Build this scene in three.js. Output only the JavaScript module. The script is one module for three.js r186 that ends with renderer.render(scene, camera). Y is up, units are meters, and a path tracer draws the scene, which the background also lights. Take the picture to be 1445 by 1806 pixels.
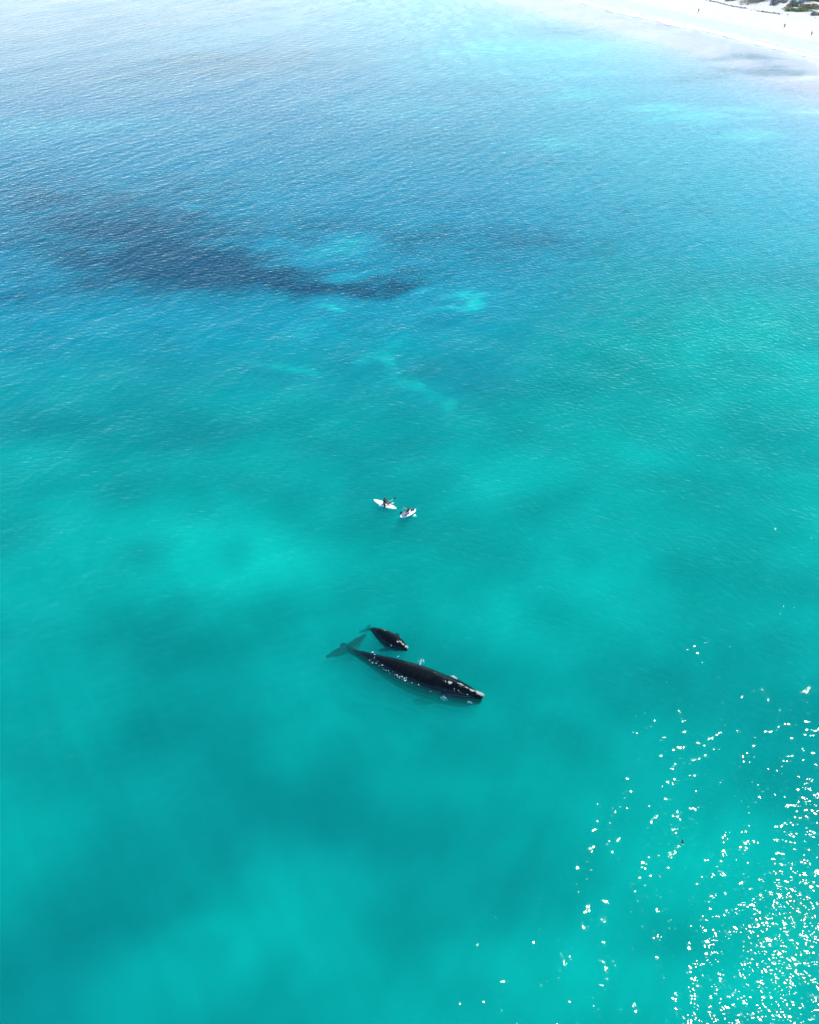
import * as THREE from 'three';
import { mergeGeometries, mergeVertices } from 'three/addons/utils/BufferGeometryUtils.js';

// ---------------------------------------------------------------- camera, sky, sun, exposure
const scene = new THREE.Scene();
const R = THREE.MathUtils.degToRad;
const camera = new THREE.PerspectiveCamera(66, 1445 / 1806, 0.5, 5000);
camera.position.set(0, 60, 0);
camera.rotation.set(-R(40.5), 0, 0);

const renderer = new THREE.WebGLRenderer();
renderer.toneMapping = THREE.LinearToneMapping;
renderer.toneMappingExposure = 1.15;
renderer.shadowMap.enabled = true;

const clamp = (x, a = 0, b = 1) => Math.min(b, Math.max(a, x));
const lerp = (a, b, t) => a + (b - a) * t;
const smooth = (a, b, x) => { const t = clamp((x - a) / (b - a)); return t * t * (3 - 2 * t); };

const ZENITH = [0.03, 0.22, 0.62], MIDSKY = [0.10, 0.50, 1.25], HORIZON = [2.15, 2.08, 1.86];
{
  const W = 256, H = 256, d = new Float32Array(W * H * 4);
  for (let j = 0; j < H; j++) {
    const el = Math.max(0, Math.sin(((j + 0.5) / H - 0.5) * Math.PI));
    const b = Math.exp(-el * 1.1);
    for (let i = 0; i < W; i++) for (let c = 0; c < 4; c++)
      d[(j * W + i) * 4 + c] = c === 3 ? 1 : lerp(lerp(ZENITH[c], MIDSKY[c], b), HORIZON[c], Math.exp(-el * [6.4, 3.9, 3.2][c]));
  }
  const sky = new THREE.DataTexture(d, W, H, THREE.RGBAFormat, THREE.FloatType);
  sky.mapping = THREE.EquirectangularReflectionMapping;
  sky.magFilter = THREE.LinearFilter; sky.needsUpdate = true;
  scene.background = sky; scene.environment = sky;
}
const SUN_DIR = new THREE.Vector3(0.52, 1.09, -0.33).normalize();
const sun = new THREE.DirectionalLight(0xfff6e8, 4.2);
sun.position.copy(SUN_DIR).multiplyScalar(600).add(new THREE.Vector3(0, 0, -200));
sun.target.position.set(0, 0, -200);
sun.castShadow = true; sun.shadow.mapSize.set(4096, 4096);
Object.assign(sun.shadow.camera, { left: -350, right: 350, top: 350, bottom: -350, near: 50, far: 1200 });
scene.add(sun, sun.target);


// ---------------------------------------------------------------- helpers
let seed = 12345;
const rnd = () => { seed = (seed + 0x6d2b79f5) | 0; let t = Math.imul(seed ^ (seed >>> 15), 1 | seed); t = (t + Math.imul(t ^ (t >>> 7), 61 | t)) ^ t; return ((t ^ (t >>> 14)) >>> 0) / 4294967296; };
const rr = (a, b) => a + (b - a) * rnd();
function hash2(i, j, s) { let h = Math.imul(i, 374761393) ^ Math.imul(j, 668265263) ^ Math.imul(s, 2147483647); h = Math.imul(h ^ (h >>> 13), 1274126177); return ((h ^ (h >>> 16)) >>> 0) / 4294967296; }
function noise(x, y, s = 1) {
  const i = Math.floor(x), j = Math.floor(y), u = x - i, v = y - j, a = u * u * (3 - 2 * u), b = v * v * (3 - 2 * v);
  return lerp(lerp(hash2(i, j, s), hash2(i + 1, j, s), a), lerp(hash2(i, j + 1, s), hash2(i + 1, j + 1, s), a), b) * 2 - 1;
}
function fbm(x, y, o = 4, s = 1) { let t = 0, a = 0.5; for (let k = 0; k < o; k++) { t += a * noise(x, y, s + k); x = x * 2.03 + 17.1; y = y * 2.03 + 9.7; a *= 0.5; } return t; }

const used = {};
const numbered = (n) => { used[n] = (used[n] ?? -1) + 1; return used[n] ? `${n}_${String(used[n]).padStart(3, '0')}` : n; };
function tag(o, label, category, group, kind) {
  if (label) o.userData.label = label;
  if (category) o.userData.category = category;
  if (group) o.userData.group = group;
  if (kind) o.userData.kind = kind;
  return o;
}
function thing(name, label, category, group) { const g = new THREE.Group(); g.name = numbered(name); scene.add(g); return tag(g, label, category, group); }
function mesh(name, geo, mat, parent = scene) {
  const m = new THREE.Mesh(geo, mat); m.name = parent === scene ? numbered(name) : name; m.castShadow = m.receiveShadow = true; parent.add(m); return m;
}
const mat = (r, g, b, o = {}) => new THREE.MeshPhysicalMaterial({ color: new THREE.Color(r, g, b), roughness: 0.7, ...o });

// surface nets: a smooth closed mesh of the zero set of f (negative inside)
function nets(f, lo, hi, cell) {
  const n = [0, 1, 2].map((k) => Math.ceil((hi[k] - lo[k]) / cell) + 2), [nx, ny, nz] = n;
  const val = new Float32Array(nx * ny * nz), at = (i, j, k) => (k * ny + j) * nx + i;
  for (let k = 0; k < nz; k++) for (let j = 0; j < ny; j++) for (let i = 0; i < nx; i++) val[at(i, j, k)] = f(lo[0] + i * cell, lo[1] + j * cell, lo[2] + k * cell);
  const vid = new Int32Array(nx * ny * nz).fill(-1), pos = [], idx = [];
  const E = []; for (let a = 0; a < 8; a++) for (const b of [1, 2, 4]) if (!(a & b)) E.push([a, a | b]);
  for (let k = 0; k < nz - 1; k++) for (let j = 0; j < ny - 1; j++) for (let i = 0; i < nx - 1; i++) {
    const c = []; let neg = 0;
    for (let a = 0; a < 8; a++) { c[a] = val[at(i + (a & 1), j + ((a >> 1) & 1), k + (a >> 2))]; if (c[a] < 0) neg++; }
    if (neg === 0 || neg === 8) continue;
    let x = 0, y = 0, z = 0, m = 0;
    for (const [a, b] of E) if ((c[a] < 0) !== (c[b] < 0)) {
      const t = c[a] / (c[a] - c[b]);
      x += (a & 1) + t * ((b & 1) - (a & 1)); y += ((a >> 1) & 1) + t * (((b >> 1) & 1) - ((a >> 1) & 1)); z += (a >> 2) + t * ((b >> 2) - (a >> 2)); m++;
    }
    vid[at(i, j, k)] = pos.length / 3;
    pos.push(lo[0] + (i + x / m) * cell, lo[1] + (j + y / m) * cell, lo[2] + (k + z / m) * cell);
  }
  const st = [1, nx, nx * ny];
  for (let k = 1; k < nz - 1; k++) for (let j = 1; j < ny - 1; j++) for (let i = 1; i < nx - 1; i++) {
    const p = at(i, j, k);
    for (let d = 0; d < 3; d++) {
      const s0 = val[p] < 0, s1 = val[p + st[d]] < 0;
      if (s0 === s1) continue;
      const u = st[(d + 1) % 3], v = st[(d + 2) % 3], a = vid[p], b = vid[p - u], c = vid[p - u - v], e = vid[p - v];
      if (a < 0 || b < 0 || c < 0 || e < 0) continue;
      if (s0) idx.push(a, b, c, a, c, e); else idx.push(a, c, b, a, e, c);
    }
  }
  const g = new THREE.BufferGeometry();
  g.setAttribute('position', new THREE.Float32BufferAttribute(pos, 3));
  const uv = new Float32Array(pos.length / 3 * 2); for (let q = 0; q < pos.length / 3; q++) { uv[2 * q] = pos[3 * q]; uv[2 * q + 1] = pos[3 * q + 1] * 0.7 + pos[3 * q + 2] * 0.7; }
  g.setAttribute('uv', new THREE.BufferAttribute(uv, 2));
  g.setIndex(idx); g.computeVertexNormals();
  return g;
}
const smin = (a, b, k) => { const h = clamp(0.5 + 0.5 * (b - a) / k); return b + (a - b) * h - k * h * (1 - h); };
function cap(x, y, z, a, b, ra, rb) {
  const dx = b[0] - a[0], dy = b[1] - a[1], dz = b[2] - a[2], l = dx * dx + dy * dy + dz * dz;
  const t = l ? clamp(((x - a[0]) * dx + (y - a[1]) * dy + (z - a[2]) * dz) / l) : 0;
  return Math.hypot(x - a[0] - t * dx, y - a[1] - t * dy, z - a[2] - t * dz) - ra - (rb - ra) * t;
}
function grid(xs, zs, fy, uvf) {                                  // a height sheet over the lines xs, zs
  const nx = xs.length, nz = zs.length, pos = new Float32Array(nx * nz * 3), uv = new Float32Array(nx * nz * 2), idx = new Uint32Array((nx - 1) * (nz - 1) * 6);
  let p = 0, q = 0;
  for (let j = 0; j < nz; j++) for (let i = 0; i < nx; i++) {
    const [X, Y, Z] = fy(xs[i], zs[j]); pos[p * 3] = X; pos[p * 3 + 1] = Y; pos[p * 3 + 2] = Z;
    const [u, v] = uvf(X, Z); uv[p * 2] = u; uv[p * 2 + 1] = v; p++;
  }
  for (let j = 0; j < nz - 1; j++) for (let i = 0; i < nx - 1; i++) {
    const a = j * nx + i, b = a + 1, c = a + nx, d = c + 1;
    idx.set([a, c, b, b, c, d], q); q += 6;
  }
  const g = new THREE.BufferGeometry();
  g.setAttribute('position', new THREE.BufferAttribute(pos, 3)); g.setAttribute('uv', new THREE.BufferAttribute(uv, 2));
  g.setIndex(new THREE.BufferAttribute(idx, 1)); g.computeVertexNormals();
  return g;
}
function lines(stops) {                                            // [from, step, to, step, to ...]
  const o = [stops[0]]; let x = stops[0];
  for (let k = 1; k < stops.length; k += 2) { const n = Math.max(1, Math.round((stops[k + 1] - x) / stops[k])), s = (stops[k + 1] - x) / n; for (let i = 1; i <= n; i++) o.push(x + i * s); x = stops[k + 1]; }
  return o;
}
function tube(pts, r, seg = 6, n = 0) { return new THREE.TubeGeometry(new THREE.CatmullRomCurve3(pts.map((p) => new THREE.Vector3(...p))), n || pts.length * 4, r, seg); }
function blob(x, y, z, sx, sy, sz, turn = 0, detail = 1, rough = 0.25) {
  const g = mergeVertices(new THREE.IcosahedronGeometry(1, detail).deleteAttribute('normal').deleteAttribute('uv')), p = g.attributes.position;
  for (let i = 0; i < p.count; i++) { const k = 1 + rr(-rough, rough); p.setXYZ(i, p.getX(i) * k * sx, p.getY(i) * k * sy, p.getZ(i) * k * sz); }
  g.rotateY(turn); g.translate(x, y, z); g.computeVertexNormals(); return g;
}

// ---------------------------------------------------------------- the shore: x of the waterline for each z
const SHORE = [[-900, -130], [-700, -28], [-560, 37], [-456, 82], [-422, 96], [-392, 113], [-370, 129], [-345, 138], [-323, 145], [-260, 166], [-150, 195], [0, 225], [200, 250]];
function shoreRaw(z) {
  let k = 1; while (k < SHORE.length - 1 && z > SHORE[k][0]) k++;
  const [z0, x0] = SHORE[k - 1], [z1, x1] = SHORE[k]; return x0 + (x1 - x0) * (z - z0) / (z1 - z0);
}
const shoreX = (z) => { let s = 0; for (let k = -5; k <= 5; k++) s += shoreRaw(z + k * 7); return s / 11 + 1.2 * noise(z / 40, 3.3, 5); };
function depthAt(q, x, z) {                                        // q: metres seaward of the waterline
  const d = q < 30 ? 0.009 * q : q < 80 ? 0.27 + (q - 30) * 0.02 : q < 170 ? 1.27 + (q - 80) * 0.045 : 5.3 + (Math.min(q, 500) - 170) * 0.008;
  return d * (1 + 0.16 * fbm(x / 60, z / 60, 3, 7) * smooth(10, 80, q));
}
function landAt(s, z, x) {                                         // s: metres inland
  const beach = s < 20 ? 0.055 * s : 1.1 + (s - 20) * 0.035;
  const dune = smooth(48, 78, s + 6 * noise(z / 18, 1.7, 11)) * (0.7 + 1.5 * fbm(x / 22, z / 22, 4, 13) + 0.012 * s);
  return beach + Math.max(0, dune) + 0.05 * noise(x / 3, z / 3, 14) * smooth(4, 15, s);
}
const groundY = (x, z) => { const s = x - shoreX(z); return s < 0 ? -depthAt(-s, x, z) : landAt(s, z, x); };

// seabed: pale sand with weed beds and bare patches where the photograph has them
const BLOBS = [[-34,-148,20,11,-0.5],[-51.8,-162.7,20,15,-0.42],[-21,-144,11,4.2,-0.75],[-8,-142.6,8,3,-0.55],[-48,-170,55,32,-0.22],[-36,-151,16,5,-0.5],[-72.6,-175.5,24.1,22.0,-0.42],[-67.9,-195.7,23.4,18.1,-0.4],[-71.5,-140.9,12.9,9.8,-0.3],[1,-147.2,12.2,5.8,-0.22],[-46.4,-159.7,10.6,4.7,-0.5],[-10.0,-165.7,36.4,18.8,-0.35],[33.2,-162.7,24.0,15.2,-0.3],[-90.6,-335.9,55.8,24.3,-0.45],[-60.7,-351.0,35.7,18.9,-0.45],[26.4,-215.1,59.4,33.0,-0.2],[-93.6,-201.9,12.7,25.5,-0.35],[73.2,-175.5,25.3,20.5,-0.2],[-2.2,-119.1,24.9,11.7,-0.3],[11.5,-108.2,14.4,12.0,-0.25],[-46.4,-123.0,29.4,12.2,-0.25],[-15.8,-161.2,7.1,4.4,0.95],[-29.2,-163.6,3.6,2.0,0.6],[-8.7,-149.9,3.4,2.0,0.9],[1.9,-142.1,4.3,2.0,0.8],[11.5,-139.7,4.4,2.4,0.9],[12.7,-133.8,2.1,4.2,1.0],[8.5,-130.8,4.2,1.4,0.7],[-12.7,-133.8,3.5,1.5,1.0],[-20.2,-126.2,4.0,2.9,0.4],[-34.8,-124.1,3.9,2.5,0.3],[-28.1,-122.0,2.9,1.8,0.3],[-16.9,-113.1,5.6,1.8,0.4],[-11.0,-108.2,4.5,3.4,0.25],[-2.1,-115.3,2.1,2.6,0.9],[-0.4,-110.2,2.0,3.9,0.95],[1.1,-104.8,1.8,3.3,0.9],[2.8,-99.3,1.7,2.1,0.9],[4.3,-94.8,2.0,2.3,1.0],[-16.9,-113.1,5.6,1.6,0.8],[-51.9,-185.4,4.0,3.3,0.5],[-49.1,-201.9,1.7,2.1,0.4],[45.4,-120.1,16.9,12,0.3],[62,-128,16.4,11.2,0.25],[27.5,-122.1,7.9,6.2,0.25],[32.6,-101.6,17.3,9.5,0.2],[-19.7,-86.0,3.9,3.8,0.9],[-28.7,-97.0,5.9,3.0,0.25],[-46.7,-78.8,9.6,4.6,0.35],[-41.7,-66.2,12.1,3.8,0.4],[-31.1,-61.7,14.8,4.0,0.5],[-18.0,-60.4,5.7,3.4,0.45],[-20.9,-46.4,5.1,2.7,0.2],[-88.0,-258.5,25,10,0.4],[-111.1,-251.2,20.1,13,0.3],[-74.8,-411.0,28.1,27.6,0.7],[-58.6,-425.2,13.2,14.6,0.4],[-93.6,-391.2,14.7,12.6,0.4],[52.9,-280.9,16.6,8.7,0.5],[37.5,-232.4,9.5,7.4,0.4],[58.5,-304.2,23.6,8.3,0.3],[32.4,-345.9,44.0,25.6,0.45],[-4.0,-267.1,24.7,13.3,0.3],[-42.6,-90.0,14.4,6.8,-0.25],[-30.2,-77.6,5.9,6.8,-0.3],[-24.1,-55.8,5.5,3.6,-0.35],[-42.1,-59.9,5.7,2.6,-0.25],[6.8,-72.2,14.1,6.3,-0.2],[32.8,-69.1,15.1,6.0,-0.15],[122.7,-368.1,8.8,4.7,-0.9],[123.8,-355.5,3.1,3.3,-0.8],[122.4,-327.5,9.4,5.8,-0.9],[125.4,-320.9,7.2,4.7,-0.8],[106.4,-322.8,8.2,4.7,-0.6],[127.8,-347.9,5.5,2.1,-0.5],[130,-312.0,12.2,4,-0.6],[134,-300,12.1,5,-0.5],[119.5,-304.2,17.7,8.3,-0.6],[91.8,-296.1,28.8,11.1,-0.45],[123.3,-277.4,10.9,8.5,-0.4],[141.0,-319.9,2.4,1.9,-0.6],[103.5,-336.4,2.6,2.0,-0.5],[67.6,-376.5,14.1,14.8,-0.4],[56.3,-380.3,11.9,12.5,-0.4],[28.0,-292.2,22.8,10.8,-0.3],[75.4,-267.1,31.8,16.7,-0.3],[73.1,-257.4,8.6,4.4,0.6],[97.1,-257.4,10.3,3.8,0.5],[82.6,-248.2,13.3,4.7,0.5],[128.8,-292.2,11.4,3.1,0.5],[118.7,-251.2,6.7,3.6,0.4],[89.1,-230.8,9.4,4.2,0.35],[100.9,-248.2,5.0,3.0,0.4]];
function blobSum(list, x, z, warp) {
  let t = 0;
  const wx = x + warp * fbm(x / 14 + 5, z / 14, 5, 21), wz = z + warp * fbm(x / 14, z / 14 + 9, 5, 31);
  for (const [cx, cz, rx, rz, s] of list) { const a = (wx - cx) / rx, b = (wz - cz) / rz, d = a * a + b * b; if (d < 5) t += s * Math.exp(-d * 0.9); }
  return t;
}
const SEA = { x0: -260, x1: 260, z0: -620, z1: 60 };
let seabedMap;
{
  const N = 2048, d = new Uint8Array(N * N * 4), sr = (c) => Math.round(255 * (c <= 0.0031308 ? c * 12.92 : 1.055 * Math.pow(c, 1 / 2.4) - 0.055));
  const weed = [0.018, 0.06, 0.08], pale = [0.82, 0.78, 0.46];
  for (let j = 0; j < N; j++) for (let i = 0; i < N; i++) {
    const x = lerp(SEA.x0, SEA.x1, (i + 0.5) / N), z = lerp(SEA.z0, SEA.z1, 1 - (j + 0.5) / N);
    const warp = z > -80 ? 5 : 9;
    let t = blobSum(BLOBS, x, z, warp);
    t += 0.22 * fbm(x / 30, z / 12, 4, 41) * smooth(-60, -110, z) + 0.10 * fbm(x / 5, z / 3, 3, 51);
    t -= 0.44 * smooth(-115, -62, z) + 0.12 * fbm(x / 3, z / 2, 3, 55) * smooth(-90, -120, z);
    t *= 1 + 1.1 * fbm(x / 3.2, z / 2.6, 4, 58) * smooth(0.1, 0.5, t);
    t += 0.34 * fbm(x / 7, z / 5, 4, 57) * smooth(-0.1, -0.6, t);
    const q = shoreX(z) - x, bar = smooth(130, 60, q), wash = smooth(12, 3, q), sand = [lerp(lerp(0.42, 0.42, bar), 0.6, wash), lerp(lerp(0.40, 0.315, bar), 0.52, wash), lerp(lerp(0.33, 0.34, bar), 0.45, wash)];
    if (t < 0) t *= smooth(5, 22, q);
    const p = (j * N + i) * 4, k = smooth(0, 1.25, -t), l = clamp(t * 1.1), g = 1 + 0.12 * fbm(x / 1.7, z / 1.7, 2, 61);
    for (let c = 0; c < 3; c++) d[p + c] = sr(clamp(g * lerp(lerp(sand[c], pale[c], l), weed[c], k)));
    d[p + 3] = 255;
  }
  seabedMap = new THREE.DataTexture(d, N, N); seabedMap.colorSpace = THREE.SRGBColorSpace; seabedMap.magFilter = THREE.LinearFilter;
  seabedMap.wrapS = seabedMap.wrapT = THREE.MirroredRepeatWrapping; seabedMap.needsUpdate = true;
}
const uvSea = (x, z) => [(x - SEA.x0) / (SEA.x1 - SEA.x0), (SEA.z1 - z) / (SEA.z1 - SEA.z0)];
const zl = lines([-900, 20, -620, 4, 40, 15, 200]);
tag(mesh('seabed', grid(lines([-900, 30, -420, 5, -30, 1.5, 3]), zl, (s, z) => { const x = shoreX(z) + s; return [x, groundY(x, z), z]; }, uvSea),
  new THREE.MeshStandardMaterial({ map: seabedMap, roughness: 0.95 })), null, null, null, 'structure');

// beach: wet strip, dry sand and dunes
let sandMap, sandBump;
{
  const N = 512, d = new Uint8Array(N * N * 4), h = new Float32Array(N * N * 4), per = (x, y, s, f) => { const a = noise(x * f, y * f, s), b = noise((x - 1) * f, y * f, s), c = noise(x * f, (y - 1) * f, s), e = noise((x - 1) * f, (y - 1) * f, s); return lerp(lerp(a, b, x), lerp(c, e, x), y); };
  for (let j = 0; j < N; j++) for (let i = 0; i < N; i++) {
    const x = i / N, y = j / N, n = 0.5 * per(x, y, 71, 6) + 0.3 * per(x, y, 72, 23) + 0.2 * per(x, y, 73, 90), p = (j * N + i) * 4;
    d[p] = 212 + 12 * n; d[p + 1] = 197 + 13 * n; d[p + 2] = 183 + 15 * n; d[p + 3] = 255;
    h[p] = h[p + 1] = h[p + 2] = 0.5 + 0.5 * n; h[p + 3] = 1;
  }
  sandMap = new THREE.DataTexture(d, N, N); sandMap.colorSpace = THREE.SRGBColorSpace;
  sandBump = new THREE.DataTexture(h, N, N, THREE.RGBAFormat, THREE.FloatType);
  for (const t of [sandMap, sandBump]) { t.wrapS = t.wrapT = THREE.RepeatWrapping; t.magFilter = THREE.LinearFilter; t.repeat.set(1 / 17, 1 / 17); t.needsUpdate = true; }
}
const uvm = (x, z) => [x, -z], onLand = (s, z) => { const x = shoreX(z) + s; return [x, groundY(x, z), z]; };
const zb = lines([-900, 12, -560, 2.5, -220, 12, 200]);
tag(mesh('wet_sand', grid(lines([3, 1.5, 18]), zl, onLand, uvm), mat(0.97, 0.95, 0.92, { map: sandMap, roughness: 0.35, bumpMap: sandBump, bumpScale: 0.01 })), null, null, null, 'structure');
tag(mesh('beach', grid(lines([18, 2, 140, 10, 420]), zl, onLand, uvm), mat(1, 1, 1, { map: sandMap, roughness: 0.95, bumpMap: sandBump, bumpScale: 0.12 })), null, null, null, 'structure');

// ---------------------------------------------------------------- water
// tileable wave field: heights of N x N over L metres, sums of travelling waves
function waveTile(N, L, count, lamLo, lamHi, dir, spread, slope, s0) {
  seed = s0;
  const h = new Float32Array(N * N), hx = new Float32Array(N * N), hy = new Float32Array(N * N), ci = new Float32Array(N), si = new Float32Array(N), cj = new Float32Array(N), sj = new Float32Array(N);
  let sum = 0; const W = [];
  for (let n = 0; n < count; n++) {
    const lam = lamLo * Math.pow(lamHi / lamLo, rnd()), th = dir + spread * (rnd() + rnd() + rnd() - 1.5) * 1.3 + (rnd() < 0.14 ? 1.4 : 0), k = L / lam;
    const kx = Math.round(k * Math.cos(th)), ky = Math.round(k * Math.sin(th)); if (!kx && !ky) continue;
    const kk = 2 * Math.PI * Math.hypot(kx, ky) / L, sl = 0.5 + rnd();
    W.push([kx, ky, sl / kk, rnd() * 6.2832]); sum += sl * sl / 2;
  }
  const norm = slope / Math.sqrt(sum);
  for (const [kx, ky, a, ph] of W) {
    for (let i = 0; i < N; i++) { const u = 2 * Math.PI * kx * i / N + ph; ci[i] = Math.cos(u); si[i] = Math.sin(u); const v = 2 * Math.PI * ky * i / N; cj[i] = Math.cos(v); sj[i] = Math.sin(v); }
    const A = a * norm, gx = A * 2 * Math.PI * kx / L, gy = A * 2 * Math.PI * ky / L;
    for (let j = 0, p = 0; j < N; j++) for (let i = 0; i < N; i++, p++) { const s = si[i] * cj[j] + ci[i] * sj[j], c = ci[i] * cj[j] - si[i] * sj[j]; h[p] += A * s; hx[p] += gx * c; hy[p] += gy * c; }
  }
  return { h, hx, hy };
}
function floatTexture(N, fill, L) {
  const d = new Float32Array(N * N * 4); for (let p = 0; p < N * N; p++) { const [a, b, c] = fill(p); d[4 * p] = a; d[4 * p + 1] = b; d[4 * p + 2] = c; d[4 * p + 3] = 1; }
  const t = new THREE.DataTexture(d, N, N, THREE.RGBAFormat, THREE.FloatType); t.wrapS = t.wrapT = THREE.RepeatWrapping; t.magFilter = THREE.LinearFilter; t.repeat.set(1 / L, 1 / L); t.needsUpdate = true; return t;
}
const WIND = R(-124);                                             // travel direction in (x, -z)
const LA = 89, tA = waveTile(1024, LA, 110, 1.0, 5, R(-30), 0.8, 0.033, 77);
const waveNormal = floatTexture(1024, (p) => { const n = 1 / Math.hypot(tA.hx[p], tA.hy[p], 1); return [0.5 - 0.5 * n * tA.hx[p], 0.5 - 0.5 * n * tA.hy[p], 0.5 + 0.5 * n]; }, LA);
const LB = 23.3, tB = waveTile(1024, LB, 120, 0.25, 1.4, WIND, 0.85, 0.078, 99);
const waveBump = floatTexture(1024, (p) => [0.5 + 4 * tB.h[p], 0.5, 0.5], LB); 
const swell = (x, z) => 0.05 * Math.sin(0.42 * x + 0.31 * z + 1.3 * noise(x / 25, z / 25, 81)) + 0.035 * Math.sin(-0.28 * x + 0.55 * z + 1.6 * noise(x / 19, z / 31, 82)) + 0.05 * noise(x / 9, z / 7, 83) + 0.03 * noise(x / 3.5, z / 3, 84);
const xw = lines([-900, 40, -240, 6, -60, 1.2, 60, 6, 260, 40, 600]), zw = lines([-900, 30, -560, 8, -120, 1.2, 20, 20, 200]);
tag(mesh('sea_water', grid(xw, zw, (x, z) => [x, swell(x, z), z], uvm), new THREE.MeshPhysicalMaterial({
  color: new THREE.Color(1, 1, 1), transmission: 1, thickness: 0, ior: 1.33, roughness: 0.045, normalMap: waveNormal, bumpMap: waveBump, bumpScale: 0.25,
})), null, null, null, 'structure');
// the clear water under that surface takes the red out of the light with depth
tag(mesh('water_body', (() => { const g = new THREE.BoxGeometry(1600, 14, 1200); g.translate(-150, -7.35, -320); return g; })(), new THREE.MeshPhysicalMaterial({
  color: 0xffffff, transparent: true, opacity: 0, transmission: 1, thickness: 10, ior: 1.33, attenuationColor: new THREE.Color(0.025, 0.66, 0.81), attenuationDistance: 10,
})), null, null, null, 'structure');
// silty water near the whales: thin teal sheets with its scattered light as their colour
let siltRayMap;
{
  const N = 1024, L = 64, d = new Uint8Array(N * N * 4);
  for (let j = 0; j < N; j++) for (let i = 0; i < N; i++) {
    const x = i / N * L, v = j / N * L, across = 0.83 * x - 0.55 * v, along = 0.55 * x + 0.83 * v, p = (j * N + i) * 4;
    const n = 0.9 + 0.05 * fbm(across / 0.8, along / 6, 3, 151) + 0.15 * fbm(x / 5, v / 4, 5, 155);  // fine streaks paint sun rays in the water; the broad mottling is silt
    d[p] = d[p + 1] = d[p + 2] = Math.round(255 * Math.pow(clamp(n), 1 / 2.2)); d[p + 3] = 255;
  }
  siltRayMap = new THREE.DataTexture(d, N, N); siltRayMap.colorSpace = THREE.SRGBColorSpace; siltRayMap.magFilter = THREE.LinearFilter; siltRayMap.wrapS = siltRayMap.wrapT = THREE.MirroredRepeatWrapping; siltRayMap.repeat.set(1 / L, 1 / L); siltRayMap.needsUpdate = true;
}
const PLUMES_AND_SHADE = [[-1.5,-49.5,7.5,4.2,-0.4],[-30.0,-63.1,17.0,7.2,0.7],[-30.4,-78.5,14.4,7.0,0.25],[-33.1,-44.2,8.0,5.7,0.3],[-14.7,-57.9,7.3,5.0,0.4],[-6.2,-39.4,6.1,5.2,0.2],[16.1,-53.2,17.4,6.8,0.25],[-22.1,-24.5,6.8,4.9,-0.5],[-19.9,-33.0,9.4,4.0,-0.18],[-7.5,-31.5,7.4,3.8,-0.15],[-3.1,-24.5,6.8,5.7,-0.02],[13.4,-35.5,9.7,7.9,0.3],[24.1,-30.6,7.3,6.6,0.4],[7.6,-25.3,6.0,3.3,-0.25],[-22.5,-51.7,5.2,4.4,-0.28],[-32.1,-30.6,4.6,3.7,0.3],[16.9,-19.3,11.9,2.5,0.5],[26.0,-21.2,5,4.5,0.35],[48,-114,24,16,0.5],[62,-95,20,14,0.25],[-26.6,-20.3,4.8,2.5,-0.3],[1.9,-41.7,10.4,3.6,-0.12],[30,-70,26,18,0.4],[-27.9,-70.8,4.7,6.2,-0.3]];  // first entry paints the shade between the whales; the rest vary the silt
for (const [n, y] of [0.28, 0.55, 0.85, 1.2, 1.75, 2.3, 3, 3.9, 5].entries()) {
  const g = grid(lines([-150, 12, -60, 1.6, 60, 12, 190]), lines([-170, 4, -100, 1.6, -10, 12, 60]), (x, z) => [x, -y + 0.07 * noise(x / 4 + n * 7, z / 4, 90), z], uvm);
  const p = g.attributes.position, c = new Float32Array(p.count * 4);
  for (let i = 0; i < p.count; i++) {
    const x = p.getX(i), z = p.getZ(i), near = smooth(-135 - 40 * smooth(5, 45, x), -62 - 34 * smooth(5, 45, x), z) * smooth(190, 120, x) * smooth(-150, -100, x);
    const bs = blobSum(PLUMES_AND_SHADE, x, z, 6);
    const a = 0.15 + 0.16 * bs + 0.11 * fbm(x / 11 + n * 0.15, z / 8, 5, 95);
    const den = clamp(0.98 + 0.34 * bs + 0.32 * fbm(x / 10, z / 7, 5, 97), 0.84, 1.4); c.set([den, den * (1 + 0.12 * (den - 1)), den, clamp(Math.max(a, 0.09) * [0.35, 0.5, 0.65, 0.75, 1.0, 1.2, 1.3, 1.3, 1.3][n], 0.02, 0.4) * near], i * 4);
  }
  g.setAttribute('color', new THREE.BufferAttribute(c, 4));
  tag(mesh('silt_scatter_layer', g, mat(0.001, 0.49, 0.365, { map: siltRayMap, transparent: true, opacity: 0.999, vertexColors: true, roughness: 1, specularIntensity: 0 })), null, null, null, 'structure');
}

// ---------------------------------------------------------------- whales (local axes: +x to the snout, y up, z to the near side)
function profile(P, x) {
  if (x <= P[0][0]) return P[0]; let k = 1; while (k < P.length - 1 && x > P[k][0]) k++;
  const a = P[k - 1], b = P[k], t = clamp((x - a[0]) / (b[0] - a[0])); return a.map((v, i) => lerp(v, b[i], t));
}
function smoothProfile(P, lo, hi, w) {                            // table of [x, cy, cz, ry, rz], averaged over w metres
  const n = 400, T = []; for (let i = 0; i <= n; i++) { const x = lerp(lo, hi, i / n), s = [0, 0, 0, 0, 0]; for (let k = -6; k <= 6; k++) profile(P, clamp(x + k * w / 6, P[0][0], P[P.length - 1][0])).forEach((v, c) => (s[c] += v / 13)); T.push(s); }
  return (x) => { const u = clamp((x - lo) / (hi - lo)) * n, i = Math.min(n - 1, Math.floor(u)), t = u - i, a = T[i], b = T[i + 1]; return [0, lerp(a[1], b[1], t), lerp(a[2], b[2], t), lerp(a[3], b[3], t), lerp(a[4], b[4], t)]; };
}
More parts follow.
